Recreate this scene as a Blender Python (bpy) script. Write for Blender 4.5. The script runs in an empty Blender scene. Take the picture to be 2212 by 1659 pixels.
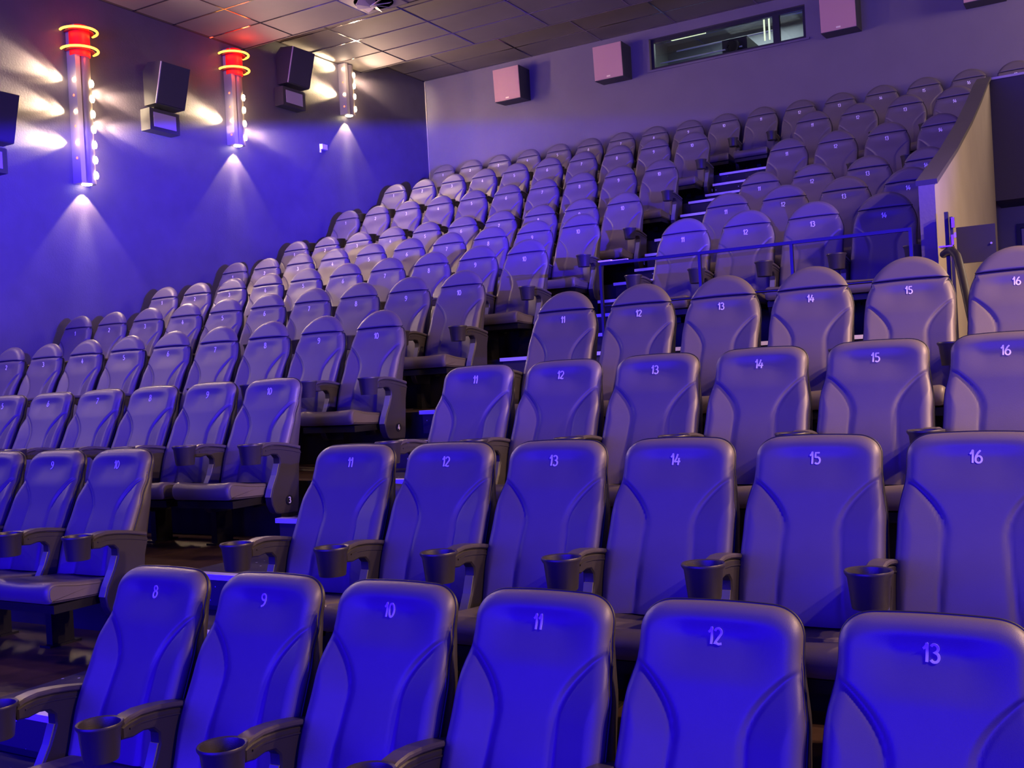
import bpy, bmesh, math, random
from mathutils import Vector, Matrix
random.seed(4)
C = bpy.context.scene.collection
PI = math.pi

# ------------------------------------------------------------------ helpers
def link(o, parent=None):
    C.objects.link(o)
    if parent is not None: o.parent = parent
    return o
def mesh(name, verts, faces, mats=(), smooth=False, fm=None):
    me = bpy.data.meshes.new(name)
    me.from_pydata([tuple(v) for v in verts], [], faces)
    for m in mats: me.materials.append(m)
    if fm: me.polygons.foreach_set('material_index', fm)
    if smooth: me.polygons.foreach_set('use_smooth', [True]*len(me.polygons))
    me.update()
    return me
def obj(name, me, parent=None):
    return link(bpy.data.objects.new(name, me), parent)
def empty(name, loc=(0,0,0), rz=0):
    o = bpy.data.objects.new(name, None); o.location = loc; o.rotation_euler = (0,0,rz); o.empty_display_size = .1
    return link(o)
def tag(o, label, cat, group=None):
    o['label'] = label; o['category'] = cat
    if group: o['group'] = group
    return o
def struct(o): o['kind'] = 'structure'; return o

class MB:
    """collects shapes into one mesh"""
    def __init__(s): s.v=[]; s.f=[]; s.m=[]
    def add(s, v, f, mi=0):
        n=len(s.v); s.v += [Vector(p) for p in v]; s.f += [[i+n for i in q] for q in f]; s.m += [mi]*len(f); return s
    def box(s, x0,x1,y0,y1,z0,z1, mi=0, M=None):
        v=[Vector(p) for p in ((x0,y0,z0),(x1,y0,z0),(x1,y1,z0),(x0,y1,z0),(x0,y0,z1),(x1,y0,z1),(x1,y1,z1),(x0,y1,z1))]
        if M is not None: v=[M@p for p in v]
        return s.add(v,[[0,3,2,1],[4,5,6,7],[0,1,5,4],[1,2,6,5],[2,3,7,6],[3,0,4,7]],mi)
    def tube(s, pts, r, n=10, caps=True, mi=0, closed=False):
        pts=[Vector(p) for p in pts]; N=len(pts); rings=[]
        rs = r if isinstance(r,(list,tuple)) else [r]*N
        up=None
        for i,p in enumerate(pts):
            a=pts[(i-1)%N] if (i>0 or closed) else p; b=pts[(i+1)%N] if (i<N-1 or closed) else p
            t=(b-a).normalized()
            if up is None:
                up=Vector((0,0,1)) if abs(t.z)<.9 else Vector((1,0,0))
            e1=(up-t*up.dot(t)).normalized(); up=e1; e2=t.cross(e1)
            rings.append([p+(e1*math.cos(2*PI*k/n)+e2*math.sin(2*PI*k/n))*rs[i] for k in range(n)])
        v=[q for R in rings for q in R]; f=[]
        for i in range(N if closed else N-1):
            for k in range(n):
                j=(i+1)%N
                f.append([i*n+k,i*n+(k+1)%n,j*n+(k+1)%n,j*n+k])
        if caps and not closed: f += [list(range(n))[::-1],[ (N-1)*n+k for k in range(n)]]
        return s.add(v,f,mi)
    def lathe(s, prof, center=(0,0,0), n=28, mi=0):
        c=Vector(center); v=[]; f=[]; m=len(prof)
        for k in range(n):
            a=2*PI*k/n
            for r,z in prof: v.append(c+Vector((r*math.cos(a),r*math.sin(a),z)))
        for k in range(n):
            for j in range(m-1):
                k2=(k+1)%n; f.append([k*m+j,k2*m+j,k2*m+j+1,k*m+j+1])
        if prof[0][0]>1e-6: f.append([k*m for k in range(n)][::-1])
        if prof[-1][0]>1e-6: f.append([k*m+m-1 for k in range(n)])
        return s.add(v,f,mi)
    def prism(s, poly, x0, x1, mi=0, bev=0.0):
        """profile in (y,z), extruded along x, optional small chamfer"""
        n=len(poly)
        if bev:
            cy=sum(p[0] for p in poly)/n; cz=sum(p[1] for p in poly)/n
            ins=inset(poly,bev)
            layers=[(x0,ins),(x0+bev,poly),(x1-bev,poly),(x1,ins)]
        else: layers=[(x0,poly),(x1,poly)]
        v=[(x,p[0],p[1]) for x,P in layers for p in P]; f=[]
        L=len(layers)
        for l in range(L-1):
            for k in range(n): f.append([l*n+k,l*n+(k+1)%n,(l+1)*n+(k+1)%n,(l+1)*n+k])
        f += [list(range(n))[::-1],[(L-1)*n+k for k in range(n)]]
        return s.add(v,f,mi)
    def build(s, name, mats, parent=None, smooth=False, angle=None):
        if not isinstance(mats,(list,tuple)): mats=[mats]
        me=mesh(name,s.v,s.f,mats,False,s.m)
        bm=bmesh.new(); bm.from_mesh(me); bmesh.ops.recalc_face_normals(bm,faces=bm.faces); 
        if smooth:
            th=angle or .6
            for fc in bm.faces: fc.smooth=True
            for e in bm.edges:
                if len(e.link_faces)==2 and e.calc_face_angle(0)>th: e.smooth=False
        bm.to_mesh(me); bm.free()
        return obj(name,me,parent)
def inset(poly,d):
    n=len(poly); out=[]
    ar=sum(poly[i][0]*poly[(i+1)%n][1]-poly[(i+1)%n][0]*poly[i][1] for i in range(n))
    sg=1 if ar>0 else -1
    for i in range(n):
        a,b,c=poly[i-1],poly[i],poly[(i+1)%n]
        t1=Vector((b[0]-a[0],b[1]-a[1])).normalized(); t2=Vector((c[0]-b[0],c[1]-b[1])).normalized()
        n1=Vector((-t1.y,t1.x))*sg; n2=Vector((-t2.y,t2.x))*sg; m=(n1+n2)
        if m.length<1e-4: m=n1
        m=m.normalized(); k=max(.5,m.dot(n1)); out.append((b[0]+m.x*d/k,b[1]+m.y*d/k))
    return out
def spline(pts,sub=5,closed=False):
    P=[Vector(p) for p in pts]; n=len(P); out=[]
    rng = range(n if closed else n-1)
    for i in rng:
        g=lambda k: P[k%n] if closed else P[max(0,min(n-1,k))]
        p0,p1,p2,p3=g(i-1),g(i),g(i+1),g(i+2)
        for s in range(sub):
            t=s/sub
            out.append(.5*((2*p1)+(-p0+p2)*t+(2*p0-5*p1+4*p2-p3)*t*t+(-p0+3*p1-3*p2+p3)*t**3))
    if not closed: out.append(P[-1])
    return out

# ------------------------------------------------------------------ materials
def mat(name, col, rough=.5, metal=0, spec=.5, noise=None, bump=None, emit=None, es=0, vary=0.0, vscale=6, coat=0):
    m=bpy.data.materials.new(name); m.use_nodes=True; nt=m.node_tree; b=nt.nodes['Principled BSDF']
    b.inputs['Base Color'].default_value=(*col,1); b.inputs['Roughness'].default_value=rough; b.inputs['Metallic'].default_value=metal
    b.inputs['Specular IOR Level'].default_value=spec
    if coat: b.inputs['Coat Weight'].default_value=coat; b.inputs['Coat Roughness'].default_value=.3
    tc=nt.nodes.new('ShaderNodeTexCoord')
    if vary:
        n=nt.nodes.new('ShaderNodeTexNoise'); n.inputs['Scale'].default_value=vscale; n.inputs['Detail'].default_value=4
        nt.links.new(tc.outputs['Object'],n.inputs['Vector'])
        r=nt.nodes.new('ShaderNodeMapRange'); r.inputs['From Min'].default_value=.3; r.inputs['From Max'].default_value=.7
        r.inputs['To Min'].default_value=1-vary; r.inputs['To Max'].default_value=1+vary
        nt.links.new(n.outputs['Fac'],r.inputs['Value'])
        mx=nt.nodes.new('ShaderNodeVectorMath'); mx.operation='SCALE'; mx.inputs[0].default_value=col
        nt.links.new(r.outputs['Result'],mx.inputs['Scale']); nt.links.new(mx.outputs['Vector'],b.inputs['Base Color'])
    if bump:
        sc,st=bump
        n=nt.nodes.new('ShaderNodeTexNoise'); n.inputs['Scale'].default_value=sc; n.inputs['Detail'].default_value=3
        nt.links.new(tc.outputs['Object'],n.inputs['Vector'])
        bp=nt.nodes.new('ShaderNodeBump'); bp.inputs['Strength'].default_value=st; bp.inputs['Distance'].default_value=.004
        nt.links.new(n.outputs['Fac'],bp.inputs['Height']); nt.links.new(bp.outputs['Normal'],b.inputs['Normal'])
    if emit: b.inputs['Emission Color'].default_value=(*emit,1); b.inputs['Emission Strength'].default_value=es
    return m
M_leather = mat('dark_leatherette',(.125,.108,.112),.44,spec=.45,bump=(420,.12),vary=.06,vscale=5)
M_shell   = mat('seat_back_shell_plastic',(.055,.048,.052),.42,bump=(300,.1))
M_piping  = mat('black_piping',(.012,.012,.014),.5)
M_plastic = mat('black_plastic',(.036,.032,.034),.38,bump=(350,.12))
M_pad     = mat('armrest_pad_plastic',(.075,.066,.070),.36,bump=(350,.1))
M_trim    = mat('grey_column_edge',(.20,.20,.22),.4)
M_leg     = mat('black_steel',(.008,.008,.009),.45,metal=.3)
M_white   = mat('white_numeral',(.95,.93,.95),.4)
M_disc    = mat('row_disc_black',(.01,.01,.012),.4)
M_wall    = mat('dark_painted_wall',(.084,.072,.108),.5,spec=.45,bump=(55,.55),vary=.10,vscale=3)
M_bwall   = mat('grey_fabric_back_wall',(.145,.125,.15),.8,bump=(120,.3),vary=.04,vscale=2)
M_ceil    = mat('dark_ceiling_tile',(.155,.135,.145),.75,bump=(90,.25),vary=.10,vscale=1.2)
M_bar     = mat('ceiling_grid_metal',(.40,.37,.36),.14,metal=1)
M_tierF   = mat('brown_wood_platform',(.055,.030,.024),.4,vary=.25,vscale=9,bump=(60,.2))
M_riser   = mat('black_riser',(.010,.009,.012),.6)
M_nose    = mat('pale_metal_nosing',(.85,.82,.9),.35,metal=.1)
M_steel   = mat('brushed_sconce_metal',(.44,.39,.35),.36,metal=.25)
M_steel2  = mat('sconce_front_metal',(.30,.26,.24),.30,metal=.35)
M_speaker = mat('black_speaker_cabinet',(.035,.035,.042),.45,bump=(200,.2))
M_grille  = mat('speaker_cloth',(.040,.036,.055),.8,bump=(500,.3))
M_horn    = mat('pale_speaker_panel',(.42,.38,.42),.7)
M_pinkspk = mat('pale_pink_speaker_cloth',(.48,.27,.25),.8,bump=(500,.3))
M_badge   = mat('gold_badge',(.9,.8,.55),.3,metal=.2)
M_rail    = mat('black_powder_coated_rail',(.012,.012,.014),.3)
M_parapet = mat('warm_grey_plaster',(.28,.25,.205),.7,bump=(60,.3),vary=.08,vscale=2)
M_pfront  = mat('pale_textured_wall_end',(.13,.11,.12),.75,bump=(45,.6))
M_dark    = mat('dark_panel',(.022,.020,.024),.6)
M_fascia  = mat('dark_fascia_fabric',(.055,.05,.055),.85,bump=(150,.3))
M_white2  = mat('white_plastic',(.8,.78,.78),.35)
M_brass   = mat('worn_brass',(.8,.6,.3),.25,metal=.9)
M_booth   = mat('booth_wall_green_grey',(.24,.25,.27),.7)
M_frame   = mat('black_window_frame',(.015,.014,.017),.4)
M_lamp    = mat('warm_led_lens',(1,.85,.6),.4,emit=(1,.72,.34),es=60)
M_lampD   = mat('downlight_lens',(1,.9,.7),.4,emit=(1,.82,.5),es=25)
M_lampO   = mat('small_orange_indicator',(.6,.15,.08),.4,emit=(1,.16,.05),es=3.0)
M_neon    = mat('yellow_orange_neon_tube',(1,.5,.1),.4,emit=(1,.40,.035),es=4.5)
M_cap_glow  = mat('metal_cap_painted_neon_glow',(.5,.01,.01),.4,emit=(1,.004,.012),es=.75)  # red neon light on the metal column top, put in as emission
M_redm    = mat('red_metal_ring_plate',(.25,.01,.015),.4)
M_tube    = mat('pale_tube_lamp',(1,1,.9),.4,emit=(.95,1,.62),es=1.6)
M_tubeB   = mat('blue_tube_lamp',(.3,.3,1),.4,emit=(.25,.12,1),es=1.2)
def glass():
    m=bpy.data.materials.new('window_glass'); m.use_nodes=True; nt=m.node_tree; nt.nodes.clear()
    o=nt.nodes.new('ShaderNodeOutputMaterial'); mx=nt.nodes.new('ShaderNodeMixShader'); t=nt.nodes.new('ShaderNodeBsdfTransparent'); g=nt.nodes.new('ShaderNodeBsdfGlossy')
    t.inputs['Color'].default_value=(.8,.85,.84,1); g.inputs['Roughness'].default_value=.02; mx.inputs[0].default_value=.14
    nt.links.new(t.outputs[0],mx.inputs[1]); nt.links.new(g.outputs[0],mx.inputs[2]); nt.links.new(mx.outputs[0],o.inputs[0]); return m
M_glass=glass()
def carpet():
    m=bpy.data.materials.new('speckled_aisle_carpet'); m.use_nodes=True; nt=m.node_tree; b=nt.nodes['Principled BSDF']
    tc=nt.nodes.new('ShaderNodeTexCoord'); v=nt.nodes.new('ShaderNodeTexVoronoi'); v.inputs['Scale'].default_value=17
    nt.links.new(tc.outputs['Object'],v.inputs['Vector'])
    lt=nt.nodes.new('ShaderNodeMath'); lt.operation='LESS_THAN'; lt.inputs[1].default_value=.13
    nt.links.new(v.outputs['Distance'],lt.inputs[0])
    sp=nt.nodes.new('ShaderNodeSeparateColor'); nt.links.new(v.outputs['Color'],sp.inputs[0])
    g=nt.nodes.new('ShaderNodeMath'); g.operation='GREATER_THAN'; g.inputs[1].default_value=.45; nt.links.new(sp.outputs[0],g.inputs[0])
    mu=nt.nodes.new('ShaderNodeMath'); mu.operation='MULTIPLY'; nt.links.new(lt.outputs[0],mu.inputs[0]); nt.links.new(g.outputs[0],mu.inputs[1])
    mx=nt.nodes.new('ShaderNodeMix'); mx.data_type='RGBA'; mx.inputs['A'].default_value=(.040,.036,.045,1); mx.inputs['B'].default_value=(.50,.50,.60,1)
    nt.links.new(mu.outputs[0],mx.inputs['Factor']); nt.links.new(mx.outputs['Result'],b.inputs['Base Color']); b.inputs['Roughness'].default_value=.8
    return m
M_carpet=carpet()

# ------------------------------------------------------------------ numerals
def arc(cx,cy,rx,ry,a0,a1,n=14): return [(cx+rx*math.cos(math.radians(a0+(a1-a0)*i/n)),cy+ry*math.sin(math.radians(a0+(a1-a0)*i/n))) for i in range(n+1)]
G={ '0':([arc(.27,.5,.21,.45,90,450,26)],.60),
 '1':([[(.02,.70),(.10,.76),(.19,.88),(.23,.97),(.225,.6),(.21,.04)]],.36),
 '2':([arc(.26,.72,.20,.22,165,-35,14)+[(.32,.45),(.15,.22),(.05,.07),(.16,.10),(.30,.05),(.50,.09)]],.60),
 '3':([arc(.24,.735,.19,.21,150,-70,12)+[(.22,.52)]+arc(.25,.275,.22,.235,75,-150,14)],.58),
 '4':([[(.30,.96),(.17,.62),(.04,.33),(.20,.31),(.54,.33)],[(.40,.62),(.37,.3),(.34,.03)]],.62),
 '5':([[(.46,.93),(.30,.92),(.13,.93),(.11,.75),(.10,.56)]+arc(.25,.31,.22,.26,110,-140,14)],.58),
 '6':([[(.42,.96),(.25,.80),(.10,.55)]+arc(.27,.29,.22,.25,165,-165,18)+[(.06,.36)]],.60),
 '7':([[(.05,.88),(.20,.92),(.48,.92),(.34,.6),(.22,.3),(.18,.04)]],.54),
 '8':([arc(.27,.74,.17,.20,270,630,20),arc(.27,.28,.21,.25,90,450,22)],.60),
 '9':([arc(.27,.71,.20,.23,-10,350,20)+[(.46,.5),(.40,.25),(.28,.10),(.10,.04)]],.60)}
def numeral_mesh(txt,h,name,material,th=.0014,weight=.13,surf=None):
    b=MB(); total=sum(G[c][1] for c in txt)-.06; x=-total/2
    for c in txt:
        for line in G[c][0]:
            P=[Vector((x+p[0],p[1]-.5,0)) for p in line]
            if len(P)<9: P=[q for q in spline(P,6)]
            n=len(P); L=[];R=[]
            for i in range(n):
                t=(P[min(n-1,i+1)]-P[max(0,i-1)]); t.normalize(); nn=Vector((-t.y,t.x,0))
                w=weight*(.5+.12*abs(t.y)); L.append(P[i]+nn*w*.9); R.append(P[i]-nn*w*.9)
            v=[(p.x*h,-th,p.y*h) for p in L]+[(p.x*h,-th,p.y*h) for p in R]+[(p.x*h,0,p.y*h) for p in L]+[(p.x*h,0,p.y*h) for p in R]
            f=[]
            for i in range(n-1):
                f += [[i,i+1,n+i+1,n+i],[2*n+i,2*n+i+1,i+1,i],[n+i,n+i+1,3*n+i+1,3*n+i]]
            b.add(v,f)
        x+=G[c][1]
    if surf:
        for p in b.v: p.y+=surf(.98+p.z)-surf(.98)
    me=mesh(name,b.v,b.f,[material]); return me

# ------------------------------------------------------------------ seat pieces
TAN=math.tan(math.radians(20))
def sstep(a,b,x):
    t=max(0,min(1,(x-a)/(b-a))); return t*t*(3-2*t)
def base_y(z):
    y=(z-.98)*TAN
    y-=.018*math.exp(-((z-.58)/.13)**2)            # lumbar swell
    return y
def hollow(x,z,top0):
    k=sstep(.215,.07,abs(x)); t=top0-1.062
    return k*(.015*sstep(.855+t,.975+t,z)-.014*sstep(.975+t,1.045+t,z))
def bol_b(z):
    if z>.72: return .095+.105*(min(1.2,(z-.72)/.165))**1.9
    return .095+.022*((.72-z)/.3)
def panel(dome):
    """front skin of the backrest: outline, bolsters and crease"""
    Wt=lambda z:(.232+.026*sstep(1.03,.80,z)+.006*sstep(.8,.55,z)) if not dome else (.246-.037*(max(0,z-.90)/.146)**2+.006*sstep(.8,.55,z))
    top0=1.062 if not dome else 1.046
    def ztop(u):
        a=.60 if not dome else .93; R=.075 if not dome else .010
        au=abs(u); d=.010*u*u
        if au>a:
            t=(au-a)/(1-a); d+=R*(1-(max(0,1-t**2.3))**(1/2.3))
        return top0-d
    nu,nv=88,104; z0=.40
    us=[math.sin(PI/2*(-1+2*i/nu)) for i in range(nu+1)]
    vs=[j/nv if j<nv*.7 else None for j in range(nv+1)]
    vs=[1-(1-j/nv)**1.35 for j in range(nv+1)]
    P=[[None]*(nu+1) for _ in range(nv+1)]
    for j,v in enumerate(vs):
        for i,u in enumerate(us):
            z=z0+v*(ztop(u)-z0); zz=z0+v*(top0-z0)
            P[j][i]=(u*Wt(zz),z)
    outl=[P[j][0] for j in range(nv+1)]+[P[nv][i] for i in range(nu+1)]+[P[j][nu] for j in range(nv,-1,-1)]
    segs=[(outl[k],outl[k+1]) for k in range(len(outl)-1)]
    def dist(p):
        m=9
        for a,b in segs:
            dx,dy=b[0]-a[0],b[1]-a[1]; L=dx*dx+dy*dy
            t=0 if L<1e-12 else max(0,min(1,((p[0]-a[0])*dx+(p[1]-a[1])*dy)/L))
            q=math.hypot(p[0]-a[0]-t*dx,p[1]-a[1]-t*dy)
            if q<m: m=q
        return m
    R=.045; V=[]
    for j in range(nv+1):
        for i in range(nu+1):
            x,z=P[j][i]; e=dist((x,z)) if 0<i<nu and j<nv else 0
            if dome: e=min(.012+(ztop(us[i])-z), e if (Wt(z)-abs(x))<(ztop(us[i])-z) else max(e,min(.045,Wt(z)-abs(x)))) if 0<i<nu else 0
            y=base_y(z)+.05*x*x+hollow(x,z,top0)
            fade=sstep(.925,.855,z)
            d=abs(x)-bol_b(z)
            if d>-.03:
                dd=max(0,d)
                y+=fade*.009*sstep(0,.010,dd)
                y-=fade*(.29*dd if dd<.11 else .0319+.05*(dd-.11))
            y+=.012*math.exp(-(d/.010)**2)*sstep(.915,.885,z)*(.45+.55*sstep(.70,.86,z))
            if e<R: y+=R*.92-math.sqrt(max(0,R*R-(R-e)**2))*.92
            V.append((x,y,z))
    F=[]
    for j in range(nv):
        for i in range(nu):
            a=j*(nu+1)+i; F.append([a,a+1,a+nu+2,a+nu+1])
    loop=[j*(nu+1) for j in range(nv+1)]+[nv*(nu+1)+i for i in range(1,nu+1)]+[j*(nu+1)+nu for j in range(nv-1,-1,-1)]
    n=len(V)
    # turn the edge inwards (the seam with the shell)
    for dy,ins in ((.012,0.0),(.016,.012)):
        for k in loop:
            p=V[k]; V.append((p[0]*(1-ins/.25),p[1]+dy,p[2]-(ins*.6 if p[2]>.9 else 0)))
    m=len(loop)
    for a,b in ((loop,list(range(n,n+m))),(list(range(n,n+m)),list(range(n+m,n+2*m)))):
        for k in range(m-1): F.append([a[k],a[k+1],b[k+1],b[k]])
    me=mesh('backrest',V,F,[M_leather],True)
    edge=[Vector(V[n+k]) for k in range(m)]
    # piping
    b=MB(); b.tube(edge[::2],.0045,6); pm=mesh('piping',b.v,b.f,[M_piping],True)
    # rear shell
    V2=[];F2=[]; 
    def rear(z): return .09+(z-1.009)*.235
    rings=[(0,.003),(.30,.000),(.75,.004),(1.0,.022),(1.0,.08)]
    for t,ins in rings:
        for p in edge:
            k=1-ins/.25; zz=p.z-(ins if p.z>.95 else ins*.3)
            yr=rear(p.z); y=(p.y+.004)*(1-t)+yr*t if yr>p.y+.01 else p.y+.006+t*.02
            V2.append((p.x*k,y,max(.40,zz)))
    for r in range(len(rings)-1):
        for k in range(m-1): F2.append([r*m+k,r*m+k+1,(r+1)*m+k+1,(r+1)*m+k])
    F2.append([(len(rings)-1)*m+k for k in range(m)])
    sm=mesh('back_shell',V2,F2,[M_shell],True)
    return me,pm,sm
def headrest_mesh():
    n_u,n_v=36,22; V=[];F=[]
    zb=1.047; H=.133; W=.2085; RC=(W*W+H*H)/(2*H)
    us=[math.sin(PI/2*(-1+2*i/n_u)) for i in range(n_u+1)]
    out=[(u*W,zb+math.sqrt(max(0,RC*RC-(u*W)**2))-(RC-H)) for u in us]
    def dist(p):
        m=9
        for a,b in zip(out,out[1:]):
            dx,dy=b[0]-a[0],b[1]-a[1]; L=dx*dx+dy*dy
            t=0 if L<1e-12 else max(0,min(1,((p[0]-a[0])*dx+(p[1]-a[1])*dy)/L)); q=math.hypot(p[0]-a[0]-t*dx,p[1]-a[1]-t*dy)
            if q<m:m=q
        return m
    for side in (0,1):
        for j in range(n_v+1):
            for i,u in enumerate(us):
                zlo=zb-.004*u*u; z=zlo+(out[i][1]-zlo)*(1-(1-j/n_v)**1.4); x=u*W
                e=0 if (j==n_v or i in(0,n_u)) else min(dist((x,z)),max(.0,(z-zlo)*1.6+.022)); R=.042
                yc=(z-.98)*TAN-.006+.04
                k=math.sqrt(max(0,R*R-(R-min(e,R))**2))
                V.append((x,yc-k if side==0 else yc+k*.9,z))
    S=(n_v+1)*(n_u+1)
    for side in (0,1):
        for j in range(n_v):
            for i in range(n_u):
                a=side*S+j*(n_u+1)+i; q=[a,a+1,a+n_u+2,a+n_u+1]; F.append(q if side==0 else q[::-1])
    for i in range(n_u): F.append([i+1,i,S+i,S+i+1])
    me=mesh('headrest',V,F,[M_leather],True)
    b=MB(); b.tube([((u*.209),(1.046-.98)*TAN+.004+.038*abs(u)**7,1.0465-.003*u*u) for u in us],.0055,6)
    return me, mesh('headrest_seam',b.v,b.f,[M_piping],True)
def cushion_mesh():
    V=[];F=[]; nu,nv=28,36; W=.245
    # wrapped cross profile along y: front roll
    prof=[(-.10,.385),(-.30,.398),(-.45,.412),(-.545,.428),(-.595,.434),(-.622,.428),(-.638,.412),(-.643,.392),(-.640,.365),(-.628,.345),(-.60,.335),(-.40,.325),(-.10,.315)]
    P=spline([(p[0],p[1],0) for p in prof],3); 
    us=[math.sin(PI/2*(-1+2*i/nu)) for i in range(nu+1)]
    N=len(P)
    for q,p in enumerate(P):
        t=P[min(N-1,q+1)]-P[max(0,q-1)]; t.normalize(); nn=Vector((t.y,-t.x))   # outward
        upk=max(0,nn.y)
        for u in us:
            x=u*W; e=W-abs(x); R=.035; k=0 if e>R else R-math.sqrt(max(0,R*R-(R-e)**2))
            k*=.5
            z=p.y-nn.y*k+.013*u*u*upk*(1-k/.035); y=p.x-nn.x*k
            V.append((x,y,z))
    n=nu+1
    for j in range(len(P)-1):
        for i in range(nu): a=j*n+i; F.append([a,a+n,a+n+1,a+1])
    m=len(P)
    F.append([j*n for j in range(m)]); F.append([j*n+nu for j in range(m)][::-1])
    me=mesh('cushion',V,F,[M_leather],True)
    for p in list(me.polygons)[-2:]: p.use_smooth=False
    return me

ARM_TOP=[(-.07,.622),(-.13,.636),(-.20,.650),(-.27,.660),(-.335,.664),(-.385,.658),(-.415,.648)]
def arm_body(end):
    low=[(-.415,.585),(-.37,.580),(-.325,.588),(-.285,.583),(-.262,.560),(-.262,.52),(-.29,.455),(-.335,.375),(-.352,.325),(-.345,.275),(-.318,.228),(-.29,.212)]
    back=[(-.12,.205),(-.106,.26),(-.098,.36),(-.085,.50),(-.062,.585)]
    if not end: back=[(-.13,.205),(-.12,.26),(-.11,.36),(-.095,.50),(-.07,.585)]
    top=[(y,z-.022) for y,z in ARM_TOP]
    return top+low+back
def pad_poly():
    return [(y,z) for y,z in ARM_TOP]+[(y,z-.020) for y,z in ARM_TOP][::-1]
def arm_meshes(end):
    hw=.030 if end else .026
    b=MB(); b.prism(arm_body(end),-hw,hw,bev=.006)
    # raised rib under the pad
    rib=[(y+.0,z-.040) for y,z in ARM_TOP[:-1]]+[(y,z-.046) for y,z in ARM_TOP[:-1]][::-1]
    b.prism(rib,-hw-.004,hw+.004)
    o1=b.build('arm_tmp',M_plastic,smooth=True); body=o1.data; bpy.data.objects.remove(o1)
    b=MB(); b.prism(pad_poly(),-hw-.006,hw+.006,bev=.006); o=b.build('t',M_pad,smooth=True); pad=o.data; bpy.data.objects.remove(o)
    b=MB(); r=.070
    b.lathe([(r*.76,.545),(r*.80,.540),(r*.83,.545),(r*.97,.640),(r*1.08,.652),(r*1.10,.658),(r*1.06,.663),(r*.96,.660),(r*.93,.650),(r*.74,.553),(0,.553)],(0,-.482,0),32)
    b.add([(0,-.482,.541)],[])
    o=b.build('t',M_plastic,smooth=True,angle=.9); cup=o.data; bpy.data.objects.remove(o)
    b=MB(); fr=[(-.262,.525),(-.288,.455),(-.333,.375),(-.351,.325)]
    b.prism(fr+[(y-.006,z) for y,z in fr][::-1],-hw*.75,hw*.75); o=b.build('t',M_trim); trim=o.data; bpy.data.objects.remove(o)
    return dict(body=body,pad=pad,cup=cup,trim=trim)
BR={False:panel(False),True:panel(True)}
HR=headrest_mesh(); CU=cushion_mesh(); ARM={False:arm_meshes(False),True:arm_meshes(True)}
b=MB(); b.box(-.235,.235,-.60,-.12,.285,.328); b.box(-.03,.03,-.22,-.10,.24,.30); o=b.build('t',M_leg); PAN=o.data; bpy.data.objects.remove(o)
b=MB(); b.box(-.025,.025,-.27,-.13,.01,.215); b.box(-.045,.045,-.30,-.10,0,.012); o=b.build('t',M_leg); LEG=o.data; bpy.data.objects.remove(o)
b=MB()
for sx in (-1,1): b.box(sx*.2-.015,sx*.2+.015,-.15,-.08,.27,.45)
b.box(-.215,.215,-.13,-.10,.30,.34); o=b.build('t',M_leg); BRK=o.data; bpy.data.objects.remove(o)
NUM={(n,dm):numeral_mesh(str(n),.046,'seat_number',M_white,surf=lambda z,t=(1.046 if dm else 1.062): base_y(z)+hollow(0,z,t)) for n in range(1,18) for dm in (False,True)}
b=MB(); b.tube([(0,0,0),(.006,0,0)],[.030,.030],20); o=b.build('t',M_disc,smooth=True); DISC=o.data; bpy.data.objects.remove(o)
ROWN={n:numeral_mesh(str(n),.040,'row_numeral',M_white) for n in range(1,12)}

ORD=['front','second','third','fourth','fifth','sixth','seventh','eighth','ninth','tenth','back']
def armrest(parent,x,end,side_name,row=None,face=1):
    A=ARM[end]
    a=obj('end_panel' if end else 'armrest',A['body'],parent); a.location=(x,0,0)
    obj('armrest_pad',A['pad'],a); obj('cup_holder',A['cup'],a); obj('column_edge_trim',A['trim'],a)
    l=obj('leg',LEG,a)
    if row:
        d=obj('row_disc',DISC,a); d.location=(.030*face,-.20,.292); 
        n=obj('row_number',ROWN[row],a); n.rotation_euler=(0,0,PI/2); n.location=(.0365*face,-.20,.292); n['label']='white row number %d on a black disc'%row
    return a
def make_seat(row,num,loc,left=True,right=False,rownum=False):
    dome=row>=4
    blk='' 
    t=empty('cinema_seat',loc)
    place={True:'left of the aisle',False:'right of the aisle'}[num<=10]
    if row==11: place='against the rear wall'
    if row==1: place='nearest the camera'
    tag(t,'%s cinema seat numbered %d in the %s row, %s'%('round-headed dark leather' if dome else 'flat-topped dark leather',num,ORD[row-1],place),'seat','dark cinema seats in stepped rows')
    f,p,s=BR[dome]
    br=obj('backrest',f,t); obj('piping',p,br)
    obj('back_shell',s,t)
    nm=obj('seat_number',NUM[(num,dome)],t); nm.location=(0,base_y(.98)+hollow(0,.98,1.046 if dome else 1.062)-.0008,.98); nm['label']='white seat number %d'%num
    if dome:
        h=obj('headrest',HR[0],t); obj('seam',HR[1],h)
    c=obj('cushion',CU,t); obj('seat_pan',PAN,c)
    obj('bracket',BRK,t)
    if left: armrest(t,-.28,False,'left')
    if right: armrest(t,.285,True,'right',row if rownum else None)
    return t

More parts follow.
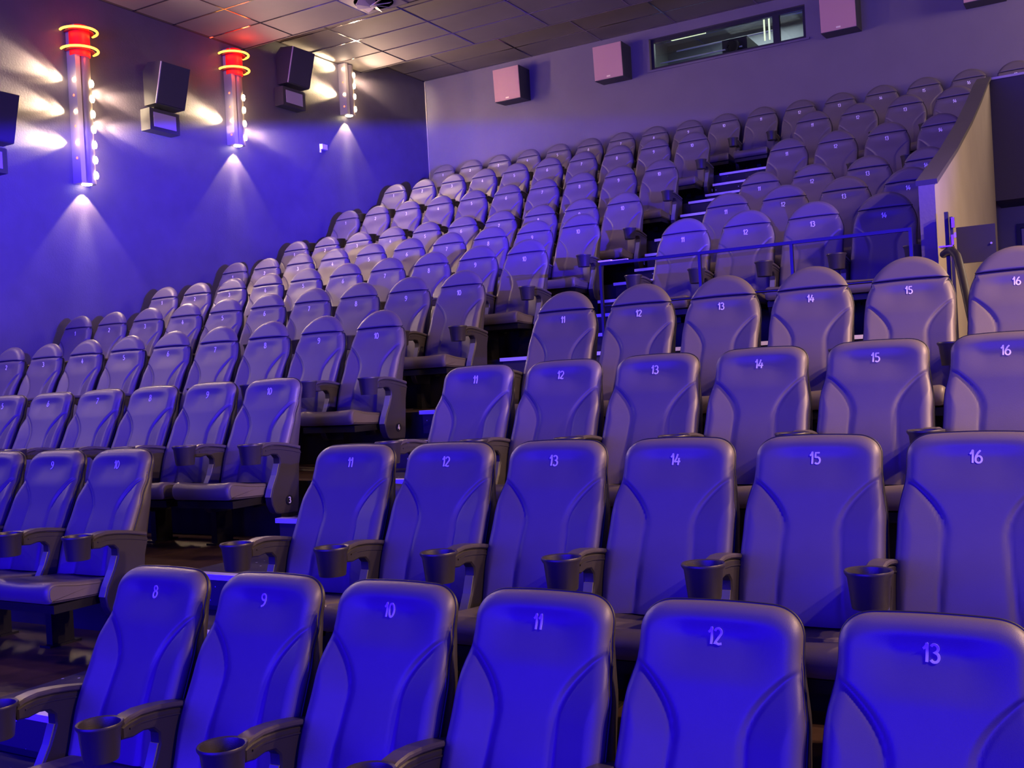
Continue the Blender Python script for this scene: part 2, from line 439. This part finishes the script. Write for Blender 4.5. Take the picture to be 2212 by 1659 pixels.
YR=[0,1.188,2.390,3.566,4.784,5.996,7.195,8.400,9.588,10.856,12.300]
FZ=[0,.385,.756,1.137,1.525,1.910,2.293,2.685,3.257,3.835,4.376]
ROWS={1:[(8,13,1.634,.5587)],2:[(8,10,-1.155,.566),(11,16,1.651,.5544)],3:[(5,10,-2.835,.5715),(11,16,1.631,.5611)],
 4:[(2,10,-4.500,.5663),(11,16,1.623,.5579)],5:[(1,10,-5.053,.5626)],6:[(1,10,-5.026,.5579),(11,14,1.606,.5686)],
 7:[(1,10,-5.036,.5594),(11,14,1.620,.5666)],8:[(1,10,-5.032,.5588),(11,14,1.613,.5669)],9:[(1,10,-5.041,.5607),(11,14,1.618,.5659)],
 10:[(1,10,-5.053,.5619),(11,14,1.632,.5672)],11:[(1,17,-5.033,.5592)]}
for r,blks in ROWS.items():
    for n0,n1,x0,sp in blks:
        for n in range(n0,n1+1):
            endr = (n==10 and r not in (1,11)) or (n==14 and 6<=r<=10)
            make_seat(r,n,(x0+(n-n0)*sp,YR[r-1],FZ[r-1]),True,endr,endr and n==10)

# ------------------------------------------------------------------ room shell
XW,YB=-5.52,12.62; XR=7.6; YF=-9.0
Z1,Z2,Z3=6.594,6.88,7.138; YC1,YC2=8.15,10.79
EY=[YR[i]+.09 for i in range(10)]      # front edge of platform i+2
# tiers: one stepped mesh, brown platform tops, black risers
b=MB()
b.add([(XW,YF,0),(XR,YF,0),(XR,EY[0],0),(XW,EY[0],0)],[[0,1,2,3]],0)
for i in range(1,11):
    x1=XR if (i<=4 or i==10) else 3.69
    y0=EY[i-1]; y1=EY[i] if i<10 else YB
    b.add([(XW,y0,FZ[i-1]),(x1,y0,FZ[i-1]),(x1,y0,FZ[i]),(XW,y0,FZ[i])],[[0,1,2,3]],1)
    b.add([(XW,y0,FZ[i]),(x1,y0,FZ[i]),(x1,y1,FZ[i]),(XW,y1,FZ[i])],[[0,1,2,3]],0)
# corridor floor beside the stepped wall
b.add([(3.69,EY[4],FZ[4]),(XR,EY[4],FZ[4]),(XR,10.62,FZ[4]),(3.69,10.62,FZ[4])],[[0,1,2,3]],0)
fl=b.build('floor',[M_tierF,M_riser]); struct(fl)
AX0,AX1=.37,1.30
# carpeted aisle treads and intermediate steps
k=0
for i in range(1,11):
    y=EY[i-1]; z=FZ[i]; nst=3 if i>=8 else 2; zp=FZ[i-1]; dz=(z-zp)/nst; dep=.32 if nst==3 else .42
    y1=EY[i] if i<10 else YB-.02
    b=MB()
    nxt_n = (3 if i+1>=8 else 2) if i<10 else 0
    b.box(AX0,AX1,y-.012,(y1-.012) if i<10 else y+.9,z-.16,z+.006)
    for s in range(1,nst):
        b.box(AX0,AX1,y-dep*(nst-s)+(-.0),y-.0125,zp+.001,zp+dz*s)
    o=b.build('aisle_step',M_carpet); struct(o)
    for s in range(1,nst+1):
        yy=y-dep*(nst-s)-(.012 if s==nst else 0); zz=zp+dz*s+(.006 if s==nst else 0)
        k+=1; t=MB(); t.box(AX0-.02,AX1+.01,yy-.016,yy+.045,zz-.024,zz+.005)
        struct(t.build('trim_%d'%k,M_nose))
# nosing of the walkway and of the sixth row platform on the right
for y,z in ((EY[4],FZ[5]),(EY[3],FZ[4])):
    k+=1; t=MB(); t.box(1.34,3.67,y-.016,y+.04,z-.024,z+.005); struct(t.build('trim_%d'%k,M_nose))
# floor mat in front aisle
b=MB(); b.box(AX0,AX1,-3.2,EY[0]-.43,.001,.008); struct(b.build('aisle_step',M_carpet))

# walls
def wall(name,box,m):
    b=MB(); b.box(*box); return struct(b.build(name,m))
wall('wall_left',(XW-.2,XW,YF,YB+.2,-.1,7.4),M_wall)
wall('wall_right',(XR,XR+.2,YF,YB+.2,-.1,7.4),M_wall)
wall('wall_front',(XW-.2,XR+.2,YF-.2,YF,-.1,7.4),M_wall)
WX0,WX1,WZ0,WZ1=-1.235,1.195,6.49,6.98
b=MB()
b.box(XW,WX0,YB,YB+.2,3.0,7.3); b.box(WX1,XR,YB,YB+.2,3.0,7.3); b.box(WX0,WX1,YB,YB+.2,3.0,WZ0); b.box(WX0,WX1,YB,YB+.2,WZ1,7.3)
struct(b.build('wall_back',M_bwall))
# ceilings (three levels, rising to the back)
def tiles(name,y0,y1,z,down):
    b=MB(); b.box(XW,XR,y0,y1,z,z+.05)
    return struct(b.build(name,M_ceil))
tiles('ceiling',YF,YC1,Z1,0); tiles('ceiling',YC1,YC2,Z2,0); tiles('ceiling',YC2,YB,Z3,0)
b=MB(); b.box(XW,XR,YC1,YC1+.03,Z1-.0,Z2); b.box(XW,XR,YC2,YC2+.03,Z2,Z3); struct(b.build('ceiling',M_ceil))
b=MB()
xs=[-4.61+1.28*i for i in range(-1,10)]
xs=[x for x in xs if XW<x<XR]
def grid(y0,y1,z,ys):
    w=.011; h=.005
    for x in xs: b.box(x-w,x+w,y0,y1,z-h,z)
    for y in ys: b.box(XW,XR,y-w,y+w,z-h-.001,z)
grid(YF,YC1,Z1,[8.15-.012]+[7.515-.635*i for i in range(26)])
grid(YC1,YC2,Z2,[8.27,8.895,9.53,10.16,10.778])
grid(YC2,YB,Z3,[11.44,12.02,12.57])
b.box(XW,XW+.02,YF,YC1,Z1-.02,Z1-.0); b.box(XW,XW+.015,YC1,YC2,Z2-.015,Z2); b.box(XW,XW+.015,YC2,YB,Z3-.015,Z3)
struct(b.build('trim_%d'%(k+1),M_bar)); k+=1
# corner trim between left and back wall
b=MB(); b.box(XW,XW+.02,YB-.015,YB,4.376,Z3); struct(b.build('trim_%d'%(k+1),M_parapet)); k+=1

# ---- projection booth and window
b=MB()
b.box(WX0-.6,WX1+.6,15.0,15.1,5.6,7.6); b.box(WX0-.7,WX0-.6,YB+.2,15.0,5.6,7.6); b.box(WX1+.6,WX1+.7,YB+.2,15.0,5.6,7.6); b.box(WX0-.7,WX1+.7,YB+.2,15.1,5.5,5.6)
b.box(WX0-.7,WX1+.7,YB+.2,15.1,7.6,7.7)
struct(b.build('wall_booth',M_booth))
b=MB(); w=.05; y0,y1=YB+.06,YB+.12
b.box(WX0,WX1,y0,y1,WZ0,WZ0+w); b.box(WX0,WX1,y0,y1,WZ1-w,WZ1); b.box(WX0,WX0+w,y0,y1,WZ0+w,WZ1-w); b.box(WX1-w,WX1,y0,y1,WZ0+w,WZ1-w); b.box(.70,.80,y0,y1,WZ0+w,WZ1-w)
wf=struct(b.build('window_1',M_frame))
b=MB(); b.box(WX0+w,.70,YB+.085,YB+.090,WZ0+w,WZ1-w); b.box(.80,WX1-w,YB+.085,YB+.090,WZ0+w,WZ1-w); obj_=b.build('window_pane',M_glass,wf)
b=MB(); b.box(WX0-.05,WX1+.05,YB-.02,YB+.0,WZ0-.03,WZ0); b.box(WX0-.05,WX0,YB-.02,YB,WZ0,WZ1); b.build('window_frame',M_bwall,wf)
pj=empty('film_projector',(-.05,13.15,6.74)); tag(pj,'dark film projector with round lens behind the booth window','projector')
b=MB(); b.box(-.20,.20,.05,.75,-.25,.16); b.build('housing',M_dark,pj)
b=MB(); b.box(-.15,.15,.1,.7,-1.13,-.25); b.build('pedestal',M_dark,pj)
b=MB(); b.tube([(0,.06,0),(0,-.10,0)],[.11,.11],24); b.build('lens_barrel',M_piping,pj,True)
b=MB(); b.tube([(0,-.10,0),(0,-.108,0)],[.085,.085],24); b.build('lens',M_glass,pj,True)
for i,(x,m) in enumerate(((.50,M_tube),(.575,M_tube),(.65,M_tubeB))):
    b=MB(); b.tube([(x,12.95,6.60 if i==2 else 6.68),(x,12.95,7.05)],.013,10)
    o=b.build('tube_lamp',m,None,True); tag(o,['leftmost pale upright tube lamp behind the booth window','middle pale upright tube lamp behind the booth window','bluish upright tube lamp, rightmost behind the booth window'][i],'lamp','upright tube lamps in the projection booth')
for nm,(xa,xb),z,y,lab in (('pipe',(-1.15,.45),7.02,13.6,'upper thin pale pipe running across the projection booth'),('pipe',(-1.25,.1),6.72,13.1,'lower thin pale pipe across the left half of the booth window')):
    b=MB(); b.tube([(xa,y,z),(xb,y,z)],.012,8); tag(b.build(nm,M_white2,None,True),lab,'pipe')
b=MB(); b.box(-1.02,-.45,13.0,13.05,7.02,7.05); tag(b.build('booth_strip_light',M_tube),'short bright strip light at the top left of the booth window','light')

# ---- stepped side wall beside the entrance
prof=[(5.25,2.966),(6.55,3.41),(7.75,3.86),(8.7,4.25),(9.5,4.60),(9.95,4.77)]
bot=[(9.95,1.525),(5.25,1.525)]
b=MB(); X0,X1=3.69,3.80
poly=prof+bot
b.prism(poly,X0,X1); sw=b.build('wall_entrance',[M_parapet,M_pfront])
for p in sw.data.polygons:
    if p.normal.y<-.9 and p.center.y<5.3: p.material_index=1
struct(sw)
cap=[(y-(.02 if i==0 else 0),z+.035) for i,(y,z) in enumerate(prof)]+[(y-(.02 if i==5 else 0),z+.001) for i,(y,z) in list(enumerate(prof))[::-1]]
b=MB(); b.prism(cap,X0-.015,X1+.02); struct(b.build('trim_%d'%(k+1),M_fascia)); k+=1
# fascia and cross wall over the passage
wall('wall_fascia',(3.80,XR,9.95,10.07,3.43,4.765),M_fascia)
b=MB(); b.box(3.80,XR,9.93,10.09,4.765,4.79); struct(b.build('trim_%d'%(k+1),M_horn)); k+=1
wall('wall_passage',(3.69,XR,10.62,10.8,1.525,4.376),M_parapet)
b=MB(); b.box(3.80,XR,10.07,10.62,3.43,3.47); struct(b.build('ceiling',M_dark))
b=MB(); b.box(3.69,XR,10.07,10.95,4.33,4.376); struct(b.build('floor',M_tierF))
# door with a lit glazed strip, mostly out of frame
b=MB(); b.box(3.95,3.99,10.55,10.61,1.53,3.17); b.box(3.95,4.75,10.55,10.61,3.17,3.22); b.box(4.71,4.75,10.55,10.61,1.53,3.17); dr=struct(b.build('door_1',M_piping))
b=MB(); b.box(4.0,4.70,10.585,10.605,1.53,3.165); b.build('door_leaf',M_horn,dr)
# hatch
ht=empty('wall_hatch',(3.86,5.82,2.43)); tag(ht,'dark square hatch door with small knob standing open from the entrance wall','hatch')
b=MB(); b.box(0,.27,0,.03,0,.275); b.build('door_leaf',M_dark,ht)
b=MB(); b.tube([(.24,-.02,.13),(.24,0,.13)],.008,10); b.build('knob',M_steel,ht,True)
b=MB(); b.box(-.06,.0,.0,.03,.02,.06); b.box(-.06,.0,.0,.03,.20,.24); b.build('hinge',M_brass,ht)
# vertical rail standard and sloping handrail at the entrance
hr=empty('stair_handrail',(3.90,5.0,1.525)); tag(hr,'thick black sloping stair handrail beside the seat numbered 16 in the fourth row','handrail')
b=MB(); b.tube(spline([(-.06,.22,.93),(.0,.05,.935),(.05,-.09,.90),(.09,-.20,.80),(.21,-.60,.28)],5),.027,12); b.build('grab_rail',M_piping,hr,True)
b=MB(); b.box(-.035,-.01,.15,.19,0.0,1.22); b.box(.0,.02,.13,.16,.0,1.18); b.build('post',M_dark,hr)
b=MB(); b.box(-.07,.02,.06,.20,.965,.975); b.box(.015,.035,.10,.13,1.10,1.17);b.box(.01,.025,.10,.12,.98,1.05); b.build('brass_plate',M_brass,hr)

# ---- guard rail on the sixth row platform
gr=empty('guard_rail',(1.31,4.9,1.91)); tag(gr,'black metal guard rail with four posts in front of the right-hand sixth row','railing')
b=MB(); b.box(0,2.375,-.016,.016,.700,.723); b.build('top_rail',M_rail,gr)
b=MB(); b.tube([(0.02,0,.375),(2.37,0,.375)],.010,10); b.build('lower_rail',M_rail,gr,True)
for x in (0.0,.835,1.54,2.365):
    b=MB(); b.box(x-.011,x+.011,-.014,.014,0,.70); b.build('post',M_rail,gr)
b=MB(); b.box(-.012,.10,-.02,.02,.728,.740); b.box(.085,.24,-.012,.012,.728,.734); b.build('end_plate',M_nose,gr)

# ---- speakers
def side_speaker(y,z,label):
    t=empty('wall_speaker',(XW,y,z)); tag(t,label,'speaker','black loudspeakers along the side wall')
    w=.475; h=.50
    b=MB(); v=[]
    pts=[(0,.0),(.195,0),(.33,h),(.10,h+.03),(0,h-.06)]
    P=[(x,zz) for x,zz in pts]
    n=len(P); V=[(x,0,zz) for x,zz in P]+[(x,w,zz) for x,zz in P]; F=[list(range(n)),[n+k for k in range(n)][::-1]]+[[k,(k+1)%n,n+(k+1)%n,n+k] for k in range(n)]
    b.add(V,F); o=b.build('cabinet',M_speaker,t)
    b=MB(); a=math.atan2(.135,h); MM=Matrix.Translation((.198,0,.004))@Matrix.Rotation(a,4,'Y'); b.box(0,.014,.012,w-.012,.008,h*1.02-.0,M=MM); b.build('grille',M_grille,t)
    b=MB(); b.box(.195,.208,-.002,.010,0.0,h*1.03,M=Matrix.Translation((.0,0,0))@Matrix.Translation((.195,0,0))@Matrix.Rotation(a,4,'Y')@Matrix.Translation((-.195,0,0))); b.build('edge_strip',M_horn,t)
    hc=MB(); hc.box(0,.165,-.07,w-.07,-.33,-.06); hb=hc.build('horn_box',M_speaker,t)
    q=MB(); q.box(.165,.169,-.01,w-.13,-.285,-.105); q.build('horn_panel',M_horn,hb)
    q=MB(); q.box(0,.05,.1,.2,-.06,.0); q.build('bracket',M_leg,t)
    return t
side_speaker(3.89,4.575,'black wall speaker cut off by the left edge, blue-lit')
side_speaker(6.335,5.425,'black wall speaker between the two red-topped wall lights')
side_speaker(8.79,6.235,'black wall speaker left of the third wall light, near the ceiling')
def rear_speaker(x,label):
    t=empty('wall_speaker',(x,YB,6.395)); tag(t,label,'speaker','pale pink speakers on the rear wall')
    w=.495;h=.535;d=.34
    b=MB(); b.add([(-w/2,-d,0),(w/2,-d,0),(w/2,0,0.02),(-w/2,0,0.02),(-w/2,-d-.03,h),(w/2,-d-.03,h),(w/2,0,h),(-w/2,0,h)],[[0,3,2,1],[4,5,6,7],[0,1,5,4],[1,2,6,5],[2,3,7,6],[3,0,4,7]]); b.build('cabinet',M_speaker,t)
    b=MB(); g=.006; b.add([(-w/2+g,-d-.012,g),(w/2-g,-d-.012,g),(w/2-g,-d-.002,g),(-w/2+g,-d-.002,g),(-w/2+g,-d-.042,h-g),(w/2-g,-d-.042,h-g),(w/2-g,-d-.03,h-g),(-w/2+g,-d-.03,h-g)],[[0,3,2,1],[4,5,6,7],[0,1,5,4],[1,2,6,5],[2,3,7,6],[3,0,4,7]]); b.build('grille',M_pinkspk,t)
    b=MB(); b.box(-.03,.03,-d-.022,-d-.012,.03,.052); b.build('badge',M_badge,t)
    return t
rear_speaker(-3.645,'pale pink rear wall speaker nearest the left corner')
rear_speaker(-1.80,'pale pink rear wall speaker just left of the projection window')
rear_speaker(1.73,'pale pink rear wall speaker just right of the projection window')
rear_speaker(3.59,'pale pink rear wall speaker at the top right corner, only its base showing')

# ---- small white sensor
sn=empty('motion_sensor',(XW,9.70,5.44)); tag(sn,'small white sensor box on the blue wall below the third wall light','sensor')
b=MB(); b.box(0,.05,-.03,.09,.0,.075); b.build('sensor_head',M_white2,sn); b=MB(); b.box(0,.012,-.035,-.01,-.05,.08); b.build('back_plate',M_white2,sn)

# ---- ceiling diffuser
cd=empty('ceiling_diffuser',(-2.99,7.83,Z1)); tag(cd,'square ceiling vent with a round swirl grille of metal blades','vent')
b=MB(); b.box(-.31,.31,-.30,.30,-.012,.0); b.lathe([(.262,-.012),(.262,-.016),(.25,-.016),(.25,-.012)],(0,0,0),40); b.build('plate',M_steel2,cd)
b=MB(); b.lathe([(0,-.0135),(.25,-.0135)],(0,0,0),40); b.build('opening',M_piping,cd)
for a in range(8):
    th=a*PI/4+.3; b=MB(); MM=Matrix.Rotation(th,4,'Z')@Matrix.Rotation(.5,4,'X'); b.box(.04,.225,-.045,.045,-.018,-.014,M=Matrix.Translation((0,0,-.03))@MM); b.build('blade',M_steel,cd)
b=MB(); b.lathe([(0,-.07),(.04,-.065),(.045,-.03),(0,-.02)],(0,0,0),20); b.build('hub',M_steel,cd,True)

# ------------------------------------------------------------------ lights
def lamp(kind,name,loc,col,power,**kw):
    L=bpy.data.lights.new(name,kind); L.color=col; L.energy=power
    for a,v in kw.items():
        if a not in('aim','spread'): setattr(L,a,v)
    if kind=='AREA' and 'spread' in kw: L.spread=kw['spread']
    o=bpy.data.objects.new(name,L); o.location=loc; C.objects.link(o)
    if 'aim' in kw:
        d=Vector(kw['aim']); o.rotation_euler=d.to_track_quat('-Z','Y').to_euler()
    return o
WARM=(1,.70,.36); RED=(1,.0,.02)

# ---- wall lights
def sconce(y,z0,z1,lit,dots,bulbs,rights,rings,label,full=True):
    t=empty('wall_light',(XW,y,z0)); tag(t,label,'wall light','tall metal wall lights along the side wall')
    H=z1-z0
    # left flat facet plate
    b=MB(); b.add([(0,-.115,0),(.135,-.105,0),(.14,-.045,0),(0,-.045,0),(0,-.115,H),(.135,-.105,H),(.14,-.045,H),(0,-.045,H)],[[0,3,2,1],[4,5,6,7],[0,1,5,4],[1,2,6,5],[2,3,7,6],[3,0,4,7]]); b.build('side_panel',M_steel,t)
    n=10; pr=[(0,-.035)]+[(.075+.075*math.sin(a),.045-.080*math.cos(a)) for a in [PI*.12+ (PI*.76)*i/n for i in range(n+1)]]+[(0,.125)]
    V=[(p[0],p[1],0.004) for p in pr]+[(p[0],p[1],H-.004) for p in pr]; m=len(pr)
    b=MB(); b.add(V,[[k,(k+1)%m,m+(k+1)%m,m+k] for k in range(m)]+[list(range(m))[::-1],[m+k for k in range(m)]]); b.build('column',M_steel2,t,True)
    b=MB(); b.box(.0,.12,-.045,-.035,.01,H-.01); b.build('groove',M_piping,t)
    b=MB(); b.lathe([(0,-.008),(.055,-.008),(.06,-.001)],(.075,.01,0),24); b.build('down_lens',M_lampD,t)
    for z in bulbs:
        b=MB(); b.lathe([(0,-.0),(.042,.004),(.045,.016),(.026,.028),(0,.031)],(0,0,0),12); 
        bb=b.build('led_lens',M_lamp,t,True); bb.rotation_euler=(0,PI/2,.62); bb.location=(.128,.098,z-z0)
    for z in lit:
        b=MB(); b.lathe([(0,0),(.020,.004),(.02,.010),(0,.014)],(0,0,0),12); bb=b.build('side_lens',M_lamp,t,True); bb.rotation_euler=(PI/2,0,0); bb.location=(.10,-.108,z-z0)
    for z in dots:
        b=MB(); b.lathe([(0,0),(.015,.003),(0,.007)],(0,0,0),10); bb=b.build('indicator',M_lampO,t,True); bb.rotation_euler=(PI/2,0,0); bb.location=(.085,-.109,z-z0)
    if rings:
        b=MB(); b.lathe([(.0,0),(.118,0),(.118,.32),(.11,.35),(0,.35)],(.085,0,H-.35),26); 
        cp=b.build('cap_painted_glow',M_cap_glow,t,True)
        for z in rings:
            r=.205
            b=MB(); b.tube([(.085+r*math.cos(a),r*math.sin(a),z-z0) for a in [math.radians(-112+ (95+112)*i/36) for i in range(37)]],.014,10); b.build('neon_ring',M_neon,t,True)
            b=MB(); b.lathe([(.12,-.016),(.165,-.016),(.165,-.011),(.12,-.011)],(.085,0,z-z0),30); b.build('ring_plate',M_redm,t,True)
            lamp('POINT','neon_light',(XW+.34,y,z),(1,.05,.02),5,shadow_soft_size=.05)
    for z in lit:
        up={0:.16,1:.08}.get(lit.index(z),.0)
        lamp('SPOT','side_beam',(XW+.055,y-.125,z),WARM,120,spot_size=math.radians(64),spot_blend=1,shadow_soft_size=.012,aim=(-.16,-1,up))
        lamp('SPOT','side_core',(XW+.10,y-.125,z),(1,.76,.42),420,spot_size=math.radians(33),spot_blend=1,shadow_soft_size=.01,aim=(-.14,-1,up))
    for z in rights:
        lamp('SPOT','side_beam',(XW+.055,y+.14,z),WARM,100,spot_size=math.radians(64),spot_blend=1,shadow_soft_size=.012,aim=(-.16,1,-.03))
    for z in (lit+dots)[::2]: lamp('POINT','led_spill',(XW+.20,y-.20,z),(1,.72,.48),2.4,shadow_soft_size=.02)
    for z in rights: lamp('SPOT','side_core',(XW+.10,y+.14,z),(1,.76,.42),300,spot_size=math.radians(33),spot_blend=1,shadow_soft_size=.01,aim=(-.14,1,-.03))
    lamp('SPOT','down_beam',(XW+.085,y,z0-.02),WARM,85,spot_size=math.radians(82),spot_blend=.25,shadow_soft_size=.012,aim=(-.03,0,-1))
    lamp('SPOT','down_core',(XW+.085,y,z0-.02),(1,.82,.5),110,spot_size=math.radians(30),spot_blend=1,shadow_soft_size=.012,aim=(-.07,0,-1))
    for z in bulbs[::2]:
        lamp('POINT','led_spill',(XW+.19,y+.165,z),(1,.72,.40),2.2,shadow_soft_size=.02)
        lamp('SPOT','room_beam',(XW+.19,y+.14,z),(1,.66,.42),85,spot_size=math.radians(165),spot_blend=.6,shadow_soft_size=.03,aim=(1,.25,-.12))
sconce(5.35,4.29,6.13,[5.49,5.12,4.76],[5.31,4.95,4.58],[4.40,4.58,4.76,4.94,5.12,5.30,5.48],[5.42,5.05],[6.07,5.85],'tall metal wall light with red neon rings, leftmost and nearest')
sconce(7.84,5.17,6.48,[5.49],[5.87,5.68,5.30],[5.29,5.48,5.67,5.84],[5.42],[6.41,6.20],'metal wall light with red neon rings, between the two black speakers')
sconce(10.32,6.07,6.87,[6.78,6.38],[6.57,6.19],[6.18,6.38,6.55,6.72],[6.70],[],'short metal wall light touching the ceiling, without red rings')
# further wall lights of the same row, out of the frame: their light only
for y,z in ((2.87,4.0),(.4,3.6)):
    for dz in (0,.7,1.4):
        lamp('SPOT','room_beam',(XW+.2,y,z+dz),(1,.66,.42),60,spot_size=math.radians(165),spot_blend=.6,shadow_soft_size=.04,aim=(1,.2,-.12))
# lights of the opposite side wall
for y,z,pw in ((.4,3.6,300),(2.87,4.0,820),(5.35,4.6,200),(7.84,5.2,70)):
    for dz in (0,.6):
        lamp('SPOT','right_wall_light',(XR-.2,y,z+dz),(1,.60,.36),pw,spot_size=math.radians(112),spot_blend=1,shadow_soft_size=.05,aim=(-1,.1,-1.0))
lamp('AREA','right_rear_glow',(XR-.15,10.6,6.2),(1,.70,.52),170,shape='RECTANGLE',size=2.2,size_y=1.0,aim=(-1,.15,-.05))
# added blue floods, unseen at the right wall; beam cut along a rising plane
nrm=Vector((-.13,.19,-1)).normalized()*1.0
SRC=Vector((7.25,.6,5.18+.19*(.6-6.98)-.13*(7.25+5.52)))
BLUE=(.032,.005,1)
for ty,tx,pw in ((.5,XW,15000),(2.6,XW,15500),(4.7,XW,15500),(6.8,XW,18000),(8.9,XW,22000),(11.0,XW,27000),(12.6,-4.9,6500),(12.6,-2.5,4500)):
    tz=5.18+.19*(ty-6.98)-.13*(tx-XW)-.25
    lamp('SPOT','blue_flood',SRC,BLUE,pw,spot_size=math.radians(23),spot_blend=1,shadow_soft_size=.005,aim=Vector((tx,ty,tz))-SRC)
lamp('SPOT','blue_flood',SRC,BLUE,11000,spot_size=math.radians(30),spot_blend=1,shadow_soft_size=.01,aim=Vector((XW,3.6,3.3))-SRC)
# unseen flap added to cut the blue beam; not a trim of the room
dv=Vector((-12.7,7.0,0)).normalized(); nrm=Vector((.13,-.19,1)).normalized()
d3=(dv-nrm*dv.dot(nrm)).normalized(); s3=nrm.cross(d3)
b=MB(); FM=Matrix((s3,d3,nrm)).transposed().to_4x4(); b.box(-.9,.9,-.2,.62,.004,.010,M=FM); o=b.build('trim_%d'%(k+1),M_leg); o.location=SRC; struct(o)
lamp('AREA','screen_glow',(1.0,-8.8,2.5),(.019,.003,1),3000,shape='RECTANGLE',size=11,size_y=3.2,aim=(0,1,-.02))
# added purple fill for the rear wall, no fixture behind it
lamp('AREA','rear_wall_fill',(1.0,6.0,6.4),(.75,.42,.85),60,shape='RECTANGLE',size=8,size_y=.6,aim=(0,1,-.35))
lamp('AREA','booth_light',(0,14.2,7.5),(.72,.78,.8),60,size=1.2,aim=(0,0,-1))
lamp('POINT','passage_light',(5.3,6.3,3.2),(1,.80,.55),25,shadow_soft_size=.15)

w=bpy.data.worlds.new('world'); bpy.context.scene.world=w; w.use_nodes=True
w.node_tree.nodes['Background'].inputs[0].default_value=(.02,.012,.05,1); w.node_tree.nodes['Background'].inputs[1].default_value=1

# ------------------------------------------------------------------ camera
a,bb,cc=0.525886,-0.0012287,-0.0531311
right=Vector((math.cos(a),math.sin(a),0)); fwd=Vector((-math.sin(a)*math.cos(bb),math.cos(a)*math.cos(bb),math.sin(bb))); up=right.cross(fwd)
r2=right*math.cos(cc)+up*math.sin(cc); u2=-right*math.sin(cc)+up*math.cos(cc)
cam=bpy.data.cameras.new('camera'); co=bpy.data.objects.new('camera',cam); C.objects.link(co)
M=Matrix((r2,u2,-fwd)).transposed().to_4x4(); M.translation=Vector((4.8542,-2.7286,1.7074)); co.matrix_world=M
cam.sensor_width=36; cam.lens=2243.5/2212*36; cam.clip_start=.05
sc=bpy.context.scene; sc.camera=co
sc.view_settings.view_transform='Standard'; sc.view_settings.look='None'; sc.view_settings.gamma=1; sc.view_settings.exposure=0.0
sc.cycles.use_denoising=True
sc.cycles.adaptive_threshold=.04; sc.cycles.max_bounces=4; sc.cycles.sample_clamp_indirect=4
